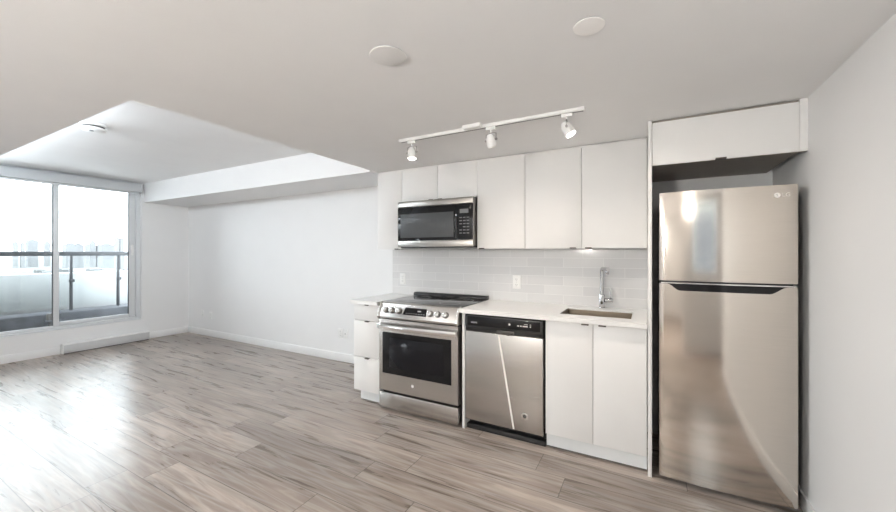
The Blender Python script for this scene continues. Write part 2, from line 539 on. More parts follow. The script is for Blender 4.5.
sash(-1.098, -0.0, XF0 + 0.004, XF0 + 0.034, (0.05, 0.05), 0.052, 0.05, False)
h = MB()
h.box(XF0 + 0.034, XF0 + 0.042, 2.600, 2.632, 1.30, 1.46, 0.003)
h.prism([(2.606, 1.335), (2.626, 1.335), (2.630, 1.425), (2.602, 1.425)], 'x', XF0 + 0.0425, XF0 + 0.062, 0.003)
h.build('handle', M['white'], window)
# roller blind cassette
bl = thing('roller_blind', 'grey roller blind cassette along the top of the window', 'blind', (XW + 0.04, 0.8, 2.244))
MB().box(XW + 0.002, XW + 0.084, WY0 - 0.0, 2.668, 2.250, 2.372, 0.008, 3).build('cassette', M['cassette'], bl)
MB().box(XW + 0.001, XW + 0.090, 2.6685, 2.682, 2.242, 2.378, 0.006).build('end_cap', M['frame'], bl)
MB().box(XW + 0.020, XW + 0.032, WY0 + 0.02, 2.655, 2.225, 2.2495, 0.003).build('bottom_bar', M['fabric'], bl)
MB().box(XW + 0.002, XW + 0.094, WY0, 2.672, 2.3725, 2.382, 0.003).build('top_rail', M['cassette'], bl)

# convector under the window
hb = thing('baseboard_heater', 'low white baseboard heater on the floor under the window', 'heater', (XW + 0.045, 2.29, 0))
MB().prism([(XW + 0.014, 0.012), (XW + 0.085, 0.012), (XW + 0.085, 0.030), (XW + 0.092, 0.034), (XW + 0.092, 0.118), (XW + 0.078, 0.132), (XW + 0.014, 0.132)], 'y', 1.824, 2.770, 0.002).build('housing', M['heater'], hb)  # white heater's housing greyed, the front's shade put into its colour
MB().prism([(XW + 0.013, 0.1325), (XW + 0.080, 0.1325), (XW + 0.097, 0.1205), (XW + 0.099, 0.1235), (XW + 0.083, 0.138), (XW + 0.013, 0.138)], 'y', 1.818, 2.776).build('top_lip', M['white'], hb)
for y in (1.8155, 2.7705):
    MB().box(XW + 0.014, XW + 0.094, y, y + 0.008, 0.004, 0.131, 0.003).build('end_cap', M['white'], hb)
MB().box(XW + 0.02, XW + 0.07, 1.83, 2.765, 0.0, 0.0115).build('base_gap_shade', M['shadowgap'], hb)  # dark strip paints the shade below the heater

# ------------------------------------------------------------------ terrace and city outside
struct(MB().box(-9.2, XW - 0.151, -4.5, 8.0, -0.3, 0.02).build('terrace_deck', M['membrane']), 'dark wet terrace floor outside the window')
struct(MB().box(-8.20, -7.80, -4.5, 8.0, 0.0201, 0.43, 0.02).build('trim_2', M['curb'], smooth=True), 'dark low terrace curb')
XP = -8.0
rl = thing('terrace_railing', 'dark grey metal terrace railing with glass panel clamps outside the window', 'railing', (XP, 2.2, 0.43))
MB().box(XP - 0.03, XP + 0.03, -4.4, 3.3, 1.290, 1.358, 0.008).build('top_rail', M['railm'], rl)
py = [-3.55, -2.98, -2.4, -1.82, -1.24, -0.66, -0.08, 0.50, 1.08, 2.25, 2.836]
py = [2.25 + 0.586 * k for k in (-8, -6, -4, -2)] + [2.25, 2.836]
for y in py:
    p = MB().box(XP - 0.022, XP + 0.022, y - 0.016, y + 0.016, 0.4302, 1.2895, 0.004).build('post', M['railm'], rl)
    for z in (0.90,):
        MB().box(XP + 0.0225, XP + 0.045, y - 0.034, y + 0.034, z - 0.025, z + 0.025, 0.006).build('clamp', M['railm'], p)
for a, b_ in zip(py, py[1:]):
    MB().box(XP - 0.005, XP + 0.005, a + 0.03, b_ - 0.03, 0.50, 1.24).build('glass_panel', M['glass'], rl)
struct(MB().box(-8.75, -8.45, -4.5, 8.0, 0.0, 1.005, 0.01).build('wall_parapet', M['concrete']), 'pale concrete parapet beyond the railing')
# small loose drain pieces on the curb
dr = thing('roof_drain', 'dark roof drain stub on the curb at the foot of the railing post', 'drain', (-7.62, 1.95, 0.02))
m = MB(); m.lathe([(0.0, 0.46), (0.05, 0.46), (0.065, 0.43), (0.065, 0.36), (0.045, 0.34), (0.045, 0.0205), (0.0, 0.0205)], -7.62, 1.95, 20)
m.build('dome', M['darkgrey'], dr)
m = MB(); m.lathe([(0.075, 0.365), (0.085, 0.355), (0.085, 0.34), (0.05, 0.335), (0.05, 0.345)], -7.62, 1.95, 20)
m.build('collar', M['curb'], dr)
v2 = shift_copy(dr, (0.02, -0.62, -0.03), 'dark roof drain stub behind the left window sash')
v2.location.z = 0.02

g = MB().box(-6000, -120, -4000, 6000, -26.5, -26)
struct(g.build('city_ground', M['city'], smooth=False), 'pale hazy city ground far below')
def at(u, dist):                                  # a far direction from the window, in metres
    a = (u - 448) / 367.16
    d = Vector((-math.sin(.498) + a * math.cos(.498), math.cos(.498) + a * math.sin(.498), 0))
    return d * dist
fd = MB().prism([tuple(at(u, d)[:2]) for u, d in ((-25, 425), (29, 425), (33, 535), (-25, 535))], 'z', -25.995, -25.9)
tag(fd.build('sports_field', M['field'], smooth=False), 'pale green field in the distance behind the left pane', 'field')
def tower(u, dist, wpx, v, mat, label, steps):
    dist = dist * 0.74
    c = at(u, dist); k = dist / 367.16
    hgt = (252.8 - v) * k + 27.3
    wd = wpx * k
    t = thing('tower_block', label, 'building', (c.x, c.y, -26))
    for (o, ws, hs) in steps:
        x0, y0, ww, hh = c.x, c.y + o * wd, wd * ws / 2, hgt * hs
        f_ = MB().box(x0 - ww, x0 + ww, y0 - ww, y0 + ww, -25.99, -26 + hh).build('facade', M[mat], t, smooth=False)
        MB().box(x0 - ww * 0.45, x0 + ww * 0.45, y0 - ww * 0.45, y0 + ww * 0.45, -25.99 + hh, -25.99 + hh + 2.6).build('roof_plant', M['towerb'], f_, smooth=False)
tower(18.5, 900, 7, 242, 'towera', 'leftmost pale hazy tower behind the left pane', [(-0.3, 0.5, 1.0), (0.4, 0.4, 0.97)])
tower(32, 950, 8, 240.5, 'towerb', 'wide hazy tower block right of the leftmost tower', [(0, 0.9, 1.0), (0.35, 0.3, 0.95)])
tower(47, 1000, 5, 242, 'towera', 'slim hazy tower just left of the window mullion', [(0, 0.8, 1.0)])
tower(73, 900, 13, 244, 'towerb', 'broad low hazy block just right of the window mullion', [(-0.15, 0.7, 1.0), (0.3, 0.5, 0.99)])
tower(88, 1000, 5, 245, 'towera', 'small hazy block between the broad block and the tall pair', [(0, 0.9, 1.0)])
tower(95.5, 950, 8, 241.5, 'towerb', 'stepped hazy tower near the middle of the right pane', [(-0.25, 0.45, 1.0), (0.3, 0.4, 0.85)])
tower(106.5, 900, 10, 244.5, 'towerb', 'low wide hazy block left of the tallest tower', [(0, 0.95, 1.0)])
tower(119, 850, 7, 237.5, 'towera', 'tallest hazy tower at the right end of the right pane', [(-0.25, 0.45, 1.0), (0.3, 0.45, 0.97)])
rnd = random.Random(4)
for i, (u, dist) in enumerate([(39.5, 500), (46, 460), (66, 500), (77, 470), (85, 430), (93, 505), (99, 470), (106, 490), (114, 445), (121, 490), (128, 480), (136, 490)]):
    c = at(u, dist); wd = rnd.uniform(4.0, 5.2); dp = rnd.uniform(5, 8); hg = rnd.uniform(2.5, 5)
    o = MB().box(c.x - dp, c.x + dp, c.y - wd, c.y + wd, -25.99, -26 + hg).prism([(c.x - dp, -26 + hg), (c.x + dp, -26 + hg), (c.x, -24.6 + hg)], 'y', c.y - wd, c.y + wd)
    tag(o.build('low_building', M['roofs'], smooth=False), 'low hazy building in the city below the railing', 'building', 'low buildings in the hazy city')

# ------------------------------------------------------------------ cabinets
YB, YC, YU, YP = 2.52, 2.485, 2.831, 2.50
def pull(name, x, y, z, parent, wd=0.04, up=False):
    """small finger tab clipped on a door edge: flat tongue with a turned-down lip"""
    s = 1 if not up else -1
    m = MB()
    m.box(x - wd / 2, x + wd / 2, y - 0.016, y + 0.012, z - 0.0015, z + 0.0015, 0.0008)
    m.box(x - wd / 2, x + wd / 2, y - 0.018, y - 0.0145, min(z, z - s * 0.008), max(z, z - s * 0.008), 0.0008)
    return m.build(name, M['pull'], parent)
def carcass(mb, x0, x1, y0, y1, z0, z1, t=0.018, top=True):
    mb.box(x0, x0 + t, y0, y1, z0, z1); mb.box(x1 - t, x1, y0, y1, z0, z1)
    mb.box(x0 + t, x1 - t, y0, y1, z0, z0 + t)
    mb.box(x0 + t, x1 - t, y1 - 0.008, y1, z0 + t, z1)
    if top: mb.box(x0 + t, x1 - t, y0, y1 - 0.008, z1 - t, z1)
    return mb

# drawer base at the left end
c = thing('drawer_cabinet', 'narrow white three drawer base cabinet left of the range', 'cabinet', (-2.19, 2.8, 0))
carcass(MB(), -2.339, -2.050, YB + 0.02, YK - 0.002, 0.1, 0.882).build('carcass', M['cab'], c, smooth=False)
MB().box(-2.300, -2.050, 2.566, 2.580, 0.012, 0.0995).build('toe_kick', M['toe'], c)
MB().box(-2.296, -2.052, 2.582, 2.60, 0.0, 0.0995).build('gap_shade_block', M['shadowgap'], c)  # dark block standing for the shaded void behind the toe kick
for z0, z1 in ((0.106, 0.404), (0.408, 0.731), (0.735, 0.878)):
    d = MB().box(-2.341, -2.049, YB, YB + 0.018, z0, z1, 0.0015).build('drawer', M['cab'], c)
    pull('handle', -2.18, YB, z1 + 0.0018, d, 0.045)

# end panel between range and dishwasher
tag(MB().box(-1.244, -1.224, YB - 0.004, YK - 0.002, 0.0, 0.882, 0.001).build('end_panel', M['cab']), 'thin white end panel between the range and the dishwasher', 'panel')

# sink base
c = thing('sink_cabinet', 'white two door base cabinet under the sink', 'cabinet', (-0.31, 2.8, 0))
carcass(MB(), -0.613, -0.004, YB + 0.02, YK - 0.002, 0.1, 0.882, top=False).build('carcass', M['cab'], c, smooth=False)
MB().box(-0.612, -0.004, 2.552, 2.566, 0.014, 0.0995).build('toe_kick', M['toe'], c)
MB().box(-0.608, -0.004, 2.5665, 2.585, 0.0, 0.0995).build('gap_shade_block', M['shadowgap'], c)
for x0, x1, hx in ((-0.612, -0.3105, -0.356), (-0.3075, -0.005, -0.252)):
    d = MB().box(x0, x1, YB, YB + 0.018, 0.106, 0.876, 0.0015).build('door', M['cab'], c)
    pull('handle', hx, YB, 0.8778, d, 0.045)

# tall side panel beside the fridge
tag(MB().box(0.0005, 0.0225, YP, YK - 0.002, 0.0, ZLOW - 0.001, 0.001).build('tall_side_panel', M['cab']), 'tall narrow white panel standing between kitchen run and fridge', 'panel')

# worktops
def worktop(name, label, rects):
    m = MB()
    for r in rects: m.box(*r, 0.8835, 0.914)
    bmesh.ops.remove_doubles(m.bm, verts=m.bm.verts, dist=1e-5)
    o = m.build(name, M['quartz'], smooth=False)
    return tag(o, label, 'countertop')
worktop('countertop', 'short white quartz countertop left of the range', [(-2.362, -2.048, YC, 3.1115)])
SX0, SX1, SY0, SY1 = -0.540, -0.092, 2.628, 2.935
worktop('countertop', 'long white quartz countertop with the sink cut into it',
        [(-1.258, SX0, YC, 3.1115), (SX1, -0.0015, YC, 3.1115), (SX0, SX1, YC, SY0), (SX0, SX1, SY1, 3.1115)])
# sink
sk = thing('sink', 'undermount stainless steel sink in the white countertop', 'sink', (-0.316, 2.78, 0.70))
m = MB()
x0, x1, y0, y1, zt, zb = SX0 + 0.003, SX1 - 0.003, SY0 + 0.003, SY1 - 0.003, 0.905, 0.70
m.box(x0 - 0.0015, x0, y0, y1, zb, zt); m.box(x1, x1 + 0.0015, y0, y1, zb, zt)
m.box(x0, x1, y0 - 0.0015, y0, zb, zt); m.box(x0, x1, y1, y1 + 0.0015, zb, zt)
m.box(x0, x1, y0, y1, zb - 0.0015, zb)
m.build('bowl', M['sinksteel'], sk, smooth=False)
m = MB(); m.lathe([(0.0, zb + 0.003), (0.02, zb + 0.003), (0.028, zb + 0.006), (0.042, zb + 0.004), (0.045, zb + 0.0005)], -0.316, 2.80, 24)
m.build('drain', M['chrome'], sk)
# faucet
fx, fy = -0.309, 3.045
fa = thing('faucet', 'chrome single lever faucet standing behind the sink', 'faucet', (fx, fy, 0.9145))
MB().cyl((fx, fy, 0.9145), (fx, fy, 0.921), 0.026, bev=0.002).build('base', M['chrome'], fa)
MB().cyl((fx, fy, 0.9212), (fx, fy, 1.02), 0.0215, bev=0.003).build('body', M['chrome'], fa)
sd = Vector((0.42, -0.90, 0)).normalized()
pts = [Vector((fx, fy, 1.0205)), Vector((fx, fy, 1.198))]
for k in range(1, 7):
    a = k / 6 * PI / 2
    pts.append(Vector((fx, fy, 1.198)) + sd * 0.020 * (1 - math.cos(a)) + Vector((0, 0, 0.020 * math.sin(a))))
pts.append(pts[-1] + sd * 0.10)
MB().tube(pts, 0.0138, 16).build('spout', M['chrome'], fa)
e = pts[-1] - sd * 0.012
MB().cyl(e + Vector((0, 0, -0.0142)), e + Vector((0, 0, -0.040)), 0.0135, 0.0125, bev=0.002).build('aerator', M['chrome'], fa)
lv = MB().cyl((fx + 0.0218, fy, 0.975), (fx + 0.078, fy, 0.975), 0.0175, bev=0.003).build('lever_hub', M['chrome'], fa)
MB().tube([(fx + 0.064, fy, 0.9928), (fx + 0.063, fy - 0.002, 1.02), (fx + 0.057, fy - 0.006, 1.068)], [0.0068, 0.006, 0.005], 12).build('lever', M['chrome'], lv)

# backsplash
bs = MB().box(-2.355, -0.002, 3.1122, 3.1195, 0.9145, 1.369)
tag(bs.build('tile_backsplash', M['tile'], smooth=False), 'pale grey glossy tile backsplash above the countertop', 'backsplash')

# wall cabinets
def upper(name, label, x0, x1, z0, doors, cat='cabinet'):
    c = thing(name, label, cat, ((x0 + x1) / 2, 3.0, z0))
    m = carcass(MB(), x0 + 0.0008, x1 - 0.0008, YU + 0.02, YK - 0.002, z0 + 0.004, 2.1265)
    m.build('carcass', M['cab'], c, smooth=False)
    for a, b_, hx in doors:
        d = MB().box(a + 0.0015, b_ - 0.0015, YU, YU + 0.018, z0, 2.108, 0.0015).build('door', M['cab'], c)
        if hx is not None: pull('handle', hx, YU, z0 - 0.0018, d, 0.045, up=True)
    return c
upper('wall_cabinet', 'narrow white wall cabinet at the left end above the drawer base', -2.326, -2.032, 1.372, [(-2.326, -2.032, -2.085)])
upper('wall_cabinet', 'short white two door wall cabinet above the microwave', -2.032, -1.261, 1.812, [(-2.032, -1.6465, -1.707), (-1.6465, -1.261, -1.612)])
upper('wall_cabinet', 'white single door wall cabinet right of the microwave', -1.261, -0.849, 1.372, [(-1.261, -0.849, -1.215)])
upper('wall_cabinet', 'wide white two door wall cabinet above the sink', -0.849, -0.0005, 1.372, [(-0.849, -0.426, -0.484), (-0.426, -0.0025, -0.376)])
# cabinet over the fridge
c = thing('wall_cabinet', 'deep white flap door cabinet above the fridge', 'cabinet', (0.355, 2.8, 1.86))
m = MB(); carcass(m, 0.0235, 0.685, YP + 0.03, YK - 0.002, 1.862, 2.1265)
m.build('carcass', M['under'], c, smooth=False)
d = MB().box(0.0245, 0.6835, YP + 0.010, YP + 0.028, 1.858, 2.112, 0.0015).build('door', M['cab'], c)
pull('handle', 0.355, YP + 0.010, 1.8562, d, 0.05, up=True)
MB().box(0.6855, 0.7165, YP + 0.012, YP + 0.030, 1.858, 2.1265, 0.001).build('filler_strip', M['cab'], c)

# ------------------------------------------------------------------ range
rg = thing('range', 'stainless steel slide in electric range with black oven window', 'range', (-1.655, 2.8, 0))
RX0, RX1 = -2.036, -1.270
MB().box(RX0 + 0.006, RX1 - 0.004, 2.548, 3.098, 0.03, 0.898).build('body', M['darkgrey'], rg)
for x in (RX0 + 0.05, RX1 - 0.05):
    for y in (2.62, 3.04): MB().cyl((x, y, 0.0), (x, y, 0.0295), 0.018).build('foot', M['blackpl'], rg)
MB().box(RX0 + 0.03, RX1 - 0.03, 2.57, 2.585, 0.003, 0.029).build('kick_plate', M['blackpl'], rg)
MB().prism([(2.5525, 0.8985), (3.100, 0.8985), (3.100, 0.9175), (2.5525, 0.9175)], 'x', RX0 - 0.004, RX1 + 0.004, 0.003).build('cooktop', M['cooktop'], rg)
# faint burner rings printed on the glass
for (x, y, r) in ((-1.86, 2.70, 0.105), (-1.86, 2.93, 0.075), (-1.45, 2.70, 0.085), (-1.45, 2.92, 0.105), (-1.655, 2.80, 0.06)):
    ct = MB().lathe([(r, 0.91765), (r + 0.0022, 0.91765), (r + 0.0022, 0.9181), (r, 0.9181), (r, 0.91765)], x, y, 40)
    ct.build('burner_ring', M['grey'], rg)
rr = MB().prism([(3.035, 0.918), (3.104, 0.918), (3.104, 0.950), (3.050, 0.950), (3.035, 0.936)], 'x', RX0 - 0.004, RX1 + 0.006, 0.002).build('rear_vent_rail', M['rail'], rg)
for k in range(5):
    x = RX0 + 0.09 + k * 0.137
    MB().box(x, x + 0.085, 3.0325, 3.0348, 0.922, 0.930).build('vent_slot', M['darkgrey'], rr)
MB().box(RX0 + 0.14, RX0 + 0.29, 3.060, 3.078, 0.9503, 0.9512).build('trim_plate', M['bright'], rr)
# control panel: slanted fascia
cp = MB().prism([(2.5515, 0.9175), (2.535, 0.9165), (2.517, 0.905), (2.482, 0.800), (2.484, 0.784), (2.5475, 0.784), (2.5515, 0.79)], 'x', RX0 + 0.014, RX1 - 0.014, 0.002).build('control_panel', M['steel'], rg)
for x in (RX0 - 0.003, RX1 - 0.0135):
    MB().prism([(2.5515, 0.921), (2.530, 0.9205), (2.511, 0.909), (2.474, 0.802), (2.477, 0.780), (2.5475, 0.780), (2.5515, 0.79)], 'x', x, x + 0.0165, 0.004, 3).build('end_cap', M['bright'], rg)
dz, dy = 0.105, 0.035
nrm = Vector((0, -dz, dy)).normalized()      # fascia normal (towards -y and up)
def on_panel(x, z):                           # a point on the slanted fascia
    t = (z - 0.800) / 0.105
    return Vector((x, 2.482 + 0.035 * t, z))
for x in (-1.962, -1.893, -1.824, -1.519, -1.450, -1.378):
    q = on_panel(x, 0.852)
    k = MB().cyl(q - nrm * 0.004, q + nrm * 0.010, 0.0265, 0.0245, 28, bev=0.002).build('knob_base', M['darkgrey'], rg)
    m = MB().cyl(q + nrm * 0.0102, q + nrm * 0.030, 0.0235, 0.0205, 28, bev=0.003)
    m.build('knob', M['bright'], k)
    tv = Vector((0, 0.035, 0.105)).normalized()
    a = q + nrm * 0.0305
    MB().cyl(a + tv * 0.004, a + tv * 0.016, 0.0016, n=8).build('pointer', M['blackpl'], k)
tv = Vector((0, 0.035, 0.105)).normalized()
m = MB()
qs = [on_panel(-1.783, 0.826), on_panel(-1.556, 0.826), on_panel(-1.556, 0.884), on_panel(-1.765, 0.884)]
A = [m.bm.verts.new(q + nrm * 0.0012) for q in qs]; B = [m.bm.verts.new(q - nrm * 0.001) for q in qs]
m.bm.faces.new(A); m.bm.faces.new(B[::-1])
for i in range(4): m.bm.faces.new((A[i], B[i], B[(i + 1) % 4], A[(i + 1) % 4]))
dp = m.build('display', M['blackgl'], rg, smooth=False)
def panel_bars(mb, items):
    for x, z, wx, hz in items:
        c_ = on_panel(x, z) + nrm * 0.0016
        vs_ = []
        for sx, sz in ((-1, -1), (1, -1), (1, 1), (-1, 1)):
            vs_.append(c_ + Vector((sx * wx / 2, 0, 0)) + tv * sz * hz / 2)
        T = [mb.bm.verts.new(v) for v in vs_]; U = [mb.bm.verts.new(v - nrm * 0.0003) for v in vs_]
        mb.bm.faces.new(T); mb.bm.faces.new(U[::-1])
        for i in range(4): mb.bm.faces.new((T[i], U[i], U[(i + 1) % 4], T[(i + 1) % 4]))
m = MB()
panel_bars(m, [(-1.655 + 0.03, 0.862, 0.032, 0.009)] + [(-1.745 + 0.024 * k, 0.840, 0.014, 0.0035) for k in range(8)])
m.build('display_print', M['grey'], dp, smooth=False)
m = MB(); panel_bars(m, [(-1.405 + 0.011 * k, 0.812, 0.0075, 0.006) for k in range(6)])
m.build('brand_print', M['grey'], cp, smooth=False)
# oven door with curved bar handle
dr_ = MB()
z0, z1 = 0.168, 0.772
WX0, WX1, OZ0, OZ1 = -1.999, -1.330, 0.313, 0.664
dr_.box(RX0 + 0.002, WX0, 2.500, 2.545, z0, z1); dr_.box(WX1, RX1 - 0.002, 2.500, 2.545, z0, z1)
dr_.box(WX0, WX1, 2.500, 2.545, z0, OZ0); dr_.box(WX0, WX1, 2.500, 2.545, OZ1, z1)
od = dr_.build('oven_door', M['steel'], rg, smooth=False)
MB().box(WX0 + 0.0005, WX1 - 0.0005, 2.502, 2.540, OZ0 + 0.0005, OZ1 - 0.0005).build('window_border', M['blackgl'], od)
MB().box(WX0 + 0.07, WX1 - 0.07, 2.4995, 2.5018, OZ0 + 0.055, OZ1 - 0.045, 0.0005).build('window', M['ovenin'], od)
n = 16
m = MB()
outer, inner = [], []
for k in range(n + 1):
    t = k / n; x = RX0 + 0.004 + (RX1 - RX0 - 0.008) * t
    bow = 4 * t * (1 - t)
    outer.append((x, 2.462 - 0.022 * bow)); inner.append((x, 2.480 - 0.022 * bow))
m.prism(outer + inner[::-1], 'z', 0.697, 0.738, 0.004, smooth=True)
hd = m.build('handle', M['bright'], od)
for x in (RX0 + 0.006, RX1 - 0.038): MB().box(x, x + 0.032, 2.4765, 2.4995, 0.700, 0.735, 0.003).build('handle_mount', M['steel'], hd)
m = MB().cyl((-1.690, 2.4998, 0.245), (-1.690, 2.4985, 0.245), 0.0125, n=28)
bd = m.build('emblem', M['lightprint'], od)
m = MB()
for k in range(24):
    a0, a1 = 2 * PI * k / 24, 2 * PI * (k + 1) / 24
    m.prism([(-1.690 + 0.0098 * math.cos(a0), 0.245 + 0.0098 * math.sin(a0)), (-1.690 + 0.0098 * math.cos(a1), 0.245 + 0.0098 * math.sin(a1)),
             (-1.690 + 0.0084 * math.cos(a1), 0.245 + 0.0084 * math.sin(a1)), (-1.690 + 0.0084 * math.cos(a0), 0.245 + 0.0084 * math.sin(a0))], 'y', 2.4984, 2.4979)
m.build('emblem_ring', M['grey'], bd)
MB().box(RX0 + 0.002, RX1 - 0.002, 2.500, 2.545, 0.020, 0.148, 0.003).build('storage_drawer', M['steel'], rg)

# ------------------------------------------------------------------ dishwasher
dw = thing('dishwasher', 'stainless steel dishwasher with black control panel under the countertop', 'dishwasher', (-0.92, 2.8, 0))
DX0, DX1 = -1.220, -0.628
MB().box(DX0 + 0.006, DX1 - 0.006, 2.575, 3.09, 0.10, 0.872).build('tub', M['darkgrey'], dw)
MB().box(DX0 + 0.002, DX1 + 0.008, 2.60, 2.615, 0.0, 0.099).build('kick_panel', M['blackpl'], dw)
MB().box(DX0 + 0.002, DX1 + 0.010, 2.545, 2.5985, 0.0, 0.035, 0.002).build('toe_strip', M['blackpl'], dw)
dd = MB().box(DX0, DX1, YB - 0.004, YB + 0.05, 0.080, 0.748, 0.004, 3).build('door', M['steel'], dw)
m = MB()
m.prism([(YB - 0.006, 0.784), (YB - 0.006, 0.868), (YB + 0.002, 0.873), (YB + 0.05, 0.873), (YB + 0.05, 0.751), (YB + 0.004, 0.751), (YB + 0.004, 0.776)], 'x', DX0 + 0.001, DX1 - 0.001, 0.002)
cpn = m.build('control_panel', M['blackpl'], dw)
MB().box(DX0 + 0.02, DX1 - 0.02, YB - 0.0072, YB - 0.0062, 0.793, 0.860, 0.0003).build('fascia_strip', M['blackgl'], cpn)
m = MB().box(-0.965, -0.835, YB - 0.010, YB + 0.003, 0.753, 0.775, 0.004)
m.prism([(-0.90, 0.7525), (-0.862, 0.7525), (-0.868, 0.744), (-0.886, 0.744)], 'y', YB - 0.010, YB + 0.0, 0.001)
m.build('latch_pocket', M['darkgrey'], cpn)
m = MB()
for k in range(6): m.box(-1.168 + k * 0.0085, -1.162 + k * 0.0085, YB - 0.0078, YB - 0.0074, 0.812, 0.822)
m.build('brand_print', M['grey'], cpn)
m = MB()
m.cyl((-0.867, YB - 0.0074, 0.826), (-0.867, YB - 0.0078, 0.826), 0.008, n=16)
for k, (x, wd) in enumerate(((-0.803, 0.014), (-0.783, 0.012), (-0.765, 0.012), (-0.747, 0.026), (-0.715, 0.008))):
    m.box(x - wd / 2, x + wd / 2, YB - 0.0078, YB - 0.0074, 0.818, 0.826)
    if k > 2: m.box(x - wd / 2, x + wd / 2, YB - 0.0078, YB - 0.0074, 0.834, 0.838)
m.build('button_print', M['lightprint'], cpn)
b1 = MB().cyl((-0.756, YB - 0.0042, 0.190), (-0.756, YB - 0.0062, 0.190), 0.026, n=32, bev=0.0006).build('badge', M['bright'], dd)
m = MB().cyl((-0.756, YB - 0.0064, 0.192), (-0.756, YB - 0.0068, 0.192), 0.0125, n=28)
b2 = m.build('badge_centre', M['darkgrey'], b1)
# pale slanting strip across the door
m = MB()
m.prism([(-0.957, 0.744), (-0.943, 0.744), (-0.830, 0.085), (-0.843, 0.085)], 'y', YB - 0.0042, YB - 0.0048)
m.build('pale_strip', M['palestrip'], dd)['label'] = 'thin pale slanting strip on the door'

# ------------------------------------------------------------------ microwave
mw = thing('microwave', 'stainless steel over the range microwave with black door glass', 'microwave', (-1.647, 2.95, 1.39))
X0, X1 = -2.029, -1.268
MB().box(X0 + 0.002, X1 - 0.002, 2.7735, 3.108, 1.400, 1.8065).build('body', M['mwsteel'], mw)
MB().box(X0 + 0.01, X1 - 0.01, 2.79, 3.08, 1.3835, 1.3995, 0.003).build('bottom_vent', M['blackpl'], mw)
MB().prism([(2.766, 1.7505), (2.760, 1.756), (2.762, 1.795), (2.769, 1.8065), (2.773, 1.8065), (2.773, 1.7505)], 'x', X0, X1, 0.002).build('top_grille', M['mwsteel'], mw)
MB().box(X0, X1, 2.762, 2.773, 1.392, 1.446, 0.003).build('lower_strip', M['mwsteel'], mw)
PX = -1.432
md = MB().box(X0, PX - 0.001, 2.760, 2.773, 1.4475, 1.749, 0.002).build('door', M['blackgl'], mw)
MB().box(-1.998, -1.448, 2.7588, 2.7598, 1.474, 1.690, 0.0004).build('window', M['mwwin'], md)
m = MB().tube([(-1.432 + 0.012, 2.742, 1.475), (-1.42, 2.742, 1.66)], 0.006, 12)
pn = MB().box(PX, X1, 2.760, 2.773, 1.4475, 1.749, 0.002).build('control_panel', M['blackgl'], mw)
m.bm.free()
MB().box(PX + 0.006, PX + 0.018, 2.752, 2.7595, 1.462, 1.64, 0.003).build('door_grip', M['blackpl'], md)
MB().box(-1.388, -1.308, 2.7592, 2.7598, 1.672, 1.706).build('display', M['dimprint'], pn)
m = MB()
for r_ in range(6):
    for q in range(3):
        if r_ in (2,) and q == 0: continue
        m.box(-1.392 + q * 0.034, -1.368 + q * 0.034, 2.7592, 2.7598, 1.500 + r_ * 0.026, 1.508 + r_ * 0.026)
m.build('keypad_print', M['dimprint'], pn)

# ------------------------------------------------------------------ fridge
fr = thing('fridge', 'tall stainless steel top freezer fridge against the right wall', 'fridge', (0.365, 2.78, 0))
FX0, FX1, FZ1 = 0.060, 0.6725, 1.688
FY, BUL = 2.487, 0.019
MB().box(FX0 + 0.008, FX1 - 0.008, 2.575, 3.085, 0.030, 1.680, 0.004).build('cabinet_body', M['darkgrey'], fr)
for x in (FX0 + 0.06, FX1 - 0.06):
    for y in (2.62, 3.03): MB().cyl((x, y, 0.0), (x, y, 0.0295), 0.02).build('foot', M['blackpl'], fr)
MB().box(FX0 + 0.02, FX1 - 0.02, 2.555, 2.570, 0.004, 0.060).build('kick_grille', M['blackpl'], fr)
def bow(x):
    t = (x - (FX0 + FX1) / 2) / ((FX1 - FX0) / 2)
    return FY - BUL * (1 - t * t)
def fridge_door(name, z0, ztop, mat):
    """bowed slab door; ztop(x) gives its upper edge"""
    bm = bmesh.new(); n = 48
    cols = []
    for k in range(n + 1):
        x = FX0 + (FX1 - FX0) * k / n
        e = min(k, n - k) * (FX1 - FX0) / n
        y = bow(x) + (0.004 if k in (0, n) else 0.0)
        cols.append([bm.verts.new((x, y, z0 + 0.002)), bm.verts.new((x, y, ztop(x))),
                     bm.verts.new((x, 2.566, ztop(x))), bm.verts.new((x, 2.566, z0 + 0.002))])
    for A, B in zip(cols, cols[1:]):
        for i in range(4):
            j = (i + 1) % 4
            bm.faces.new((A[i], B[i], B[j], A[j])).smooth = True
    bm.faces.new(cols[0][::-1]); bm.faces.new(cols[-1])
    mb = MB(); mb.bm.free(); mb.bm = bm
    return mb.build(name, mat, fr)
HT, HB = 1.160, 1.120                       # pocket handle: top and bottom
def notch(x):
    a, b_, s1, s2 = 0.100, 0.632, 0.062, 0.075
    if x <= a or x >= b_: return 1.160
    t = min(1.0, (x - a) / s1, (b_ - x) / s2)
    t = t * t * (3 - 2 * t)
    return 1.160 - 0.038 * t
fz = fridge_door('freezer_door', 1.176, lambda x: FZ1, M['fsteel'])
fd_ = fridge_door('fridge_door', 0.034, notch, M['fsteel'])
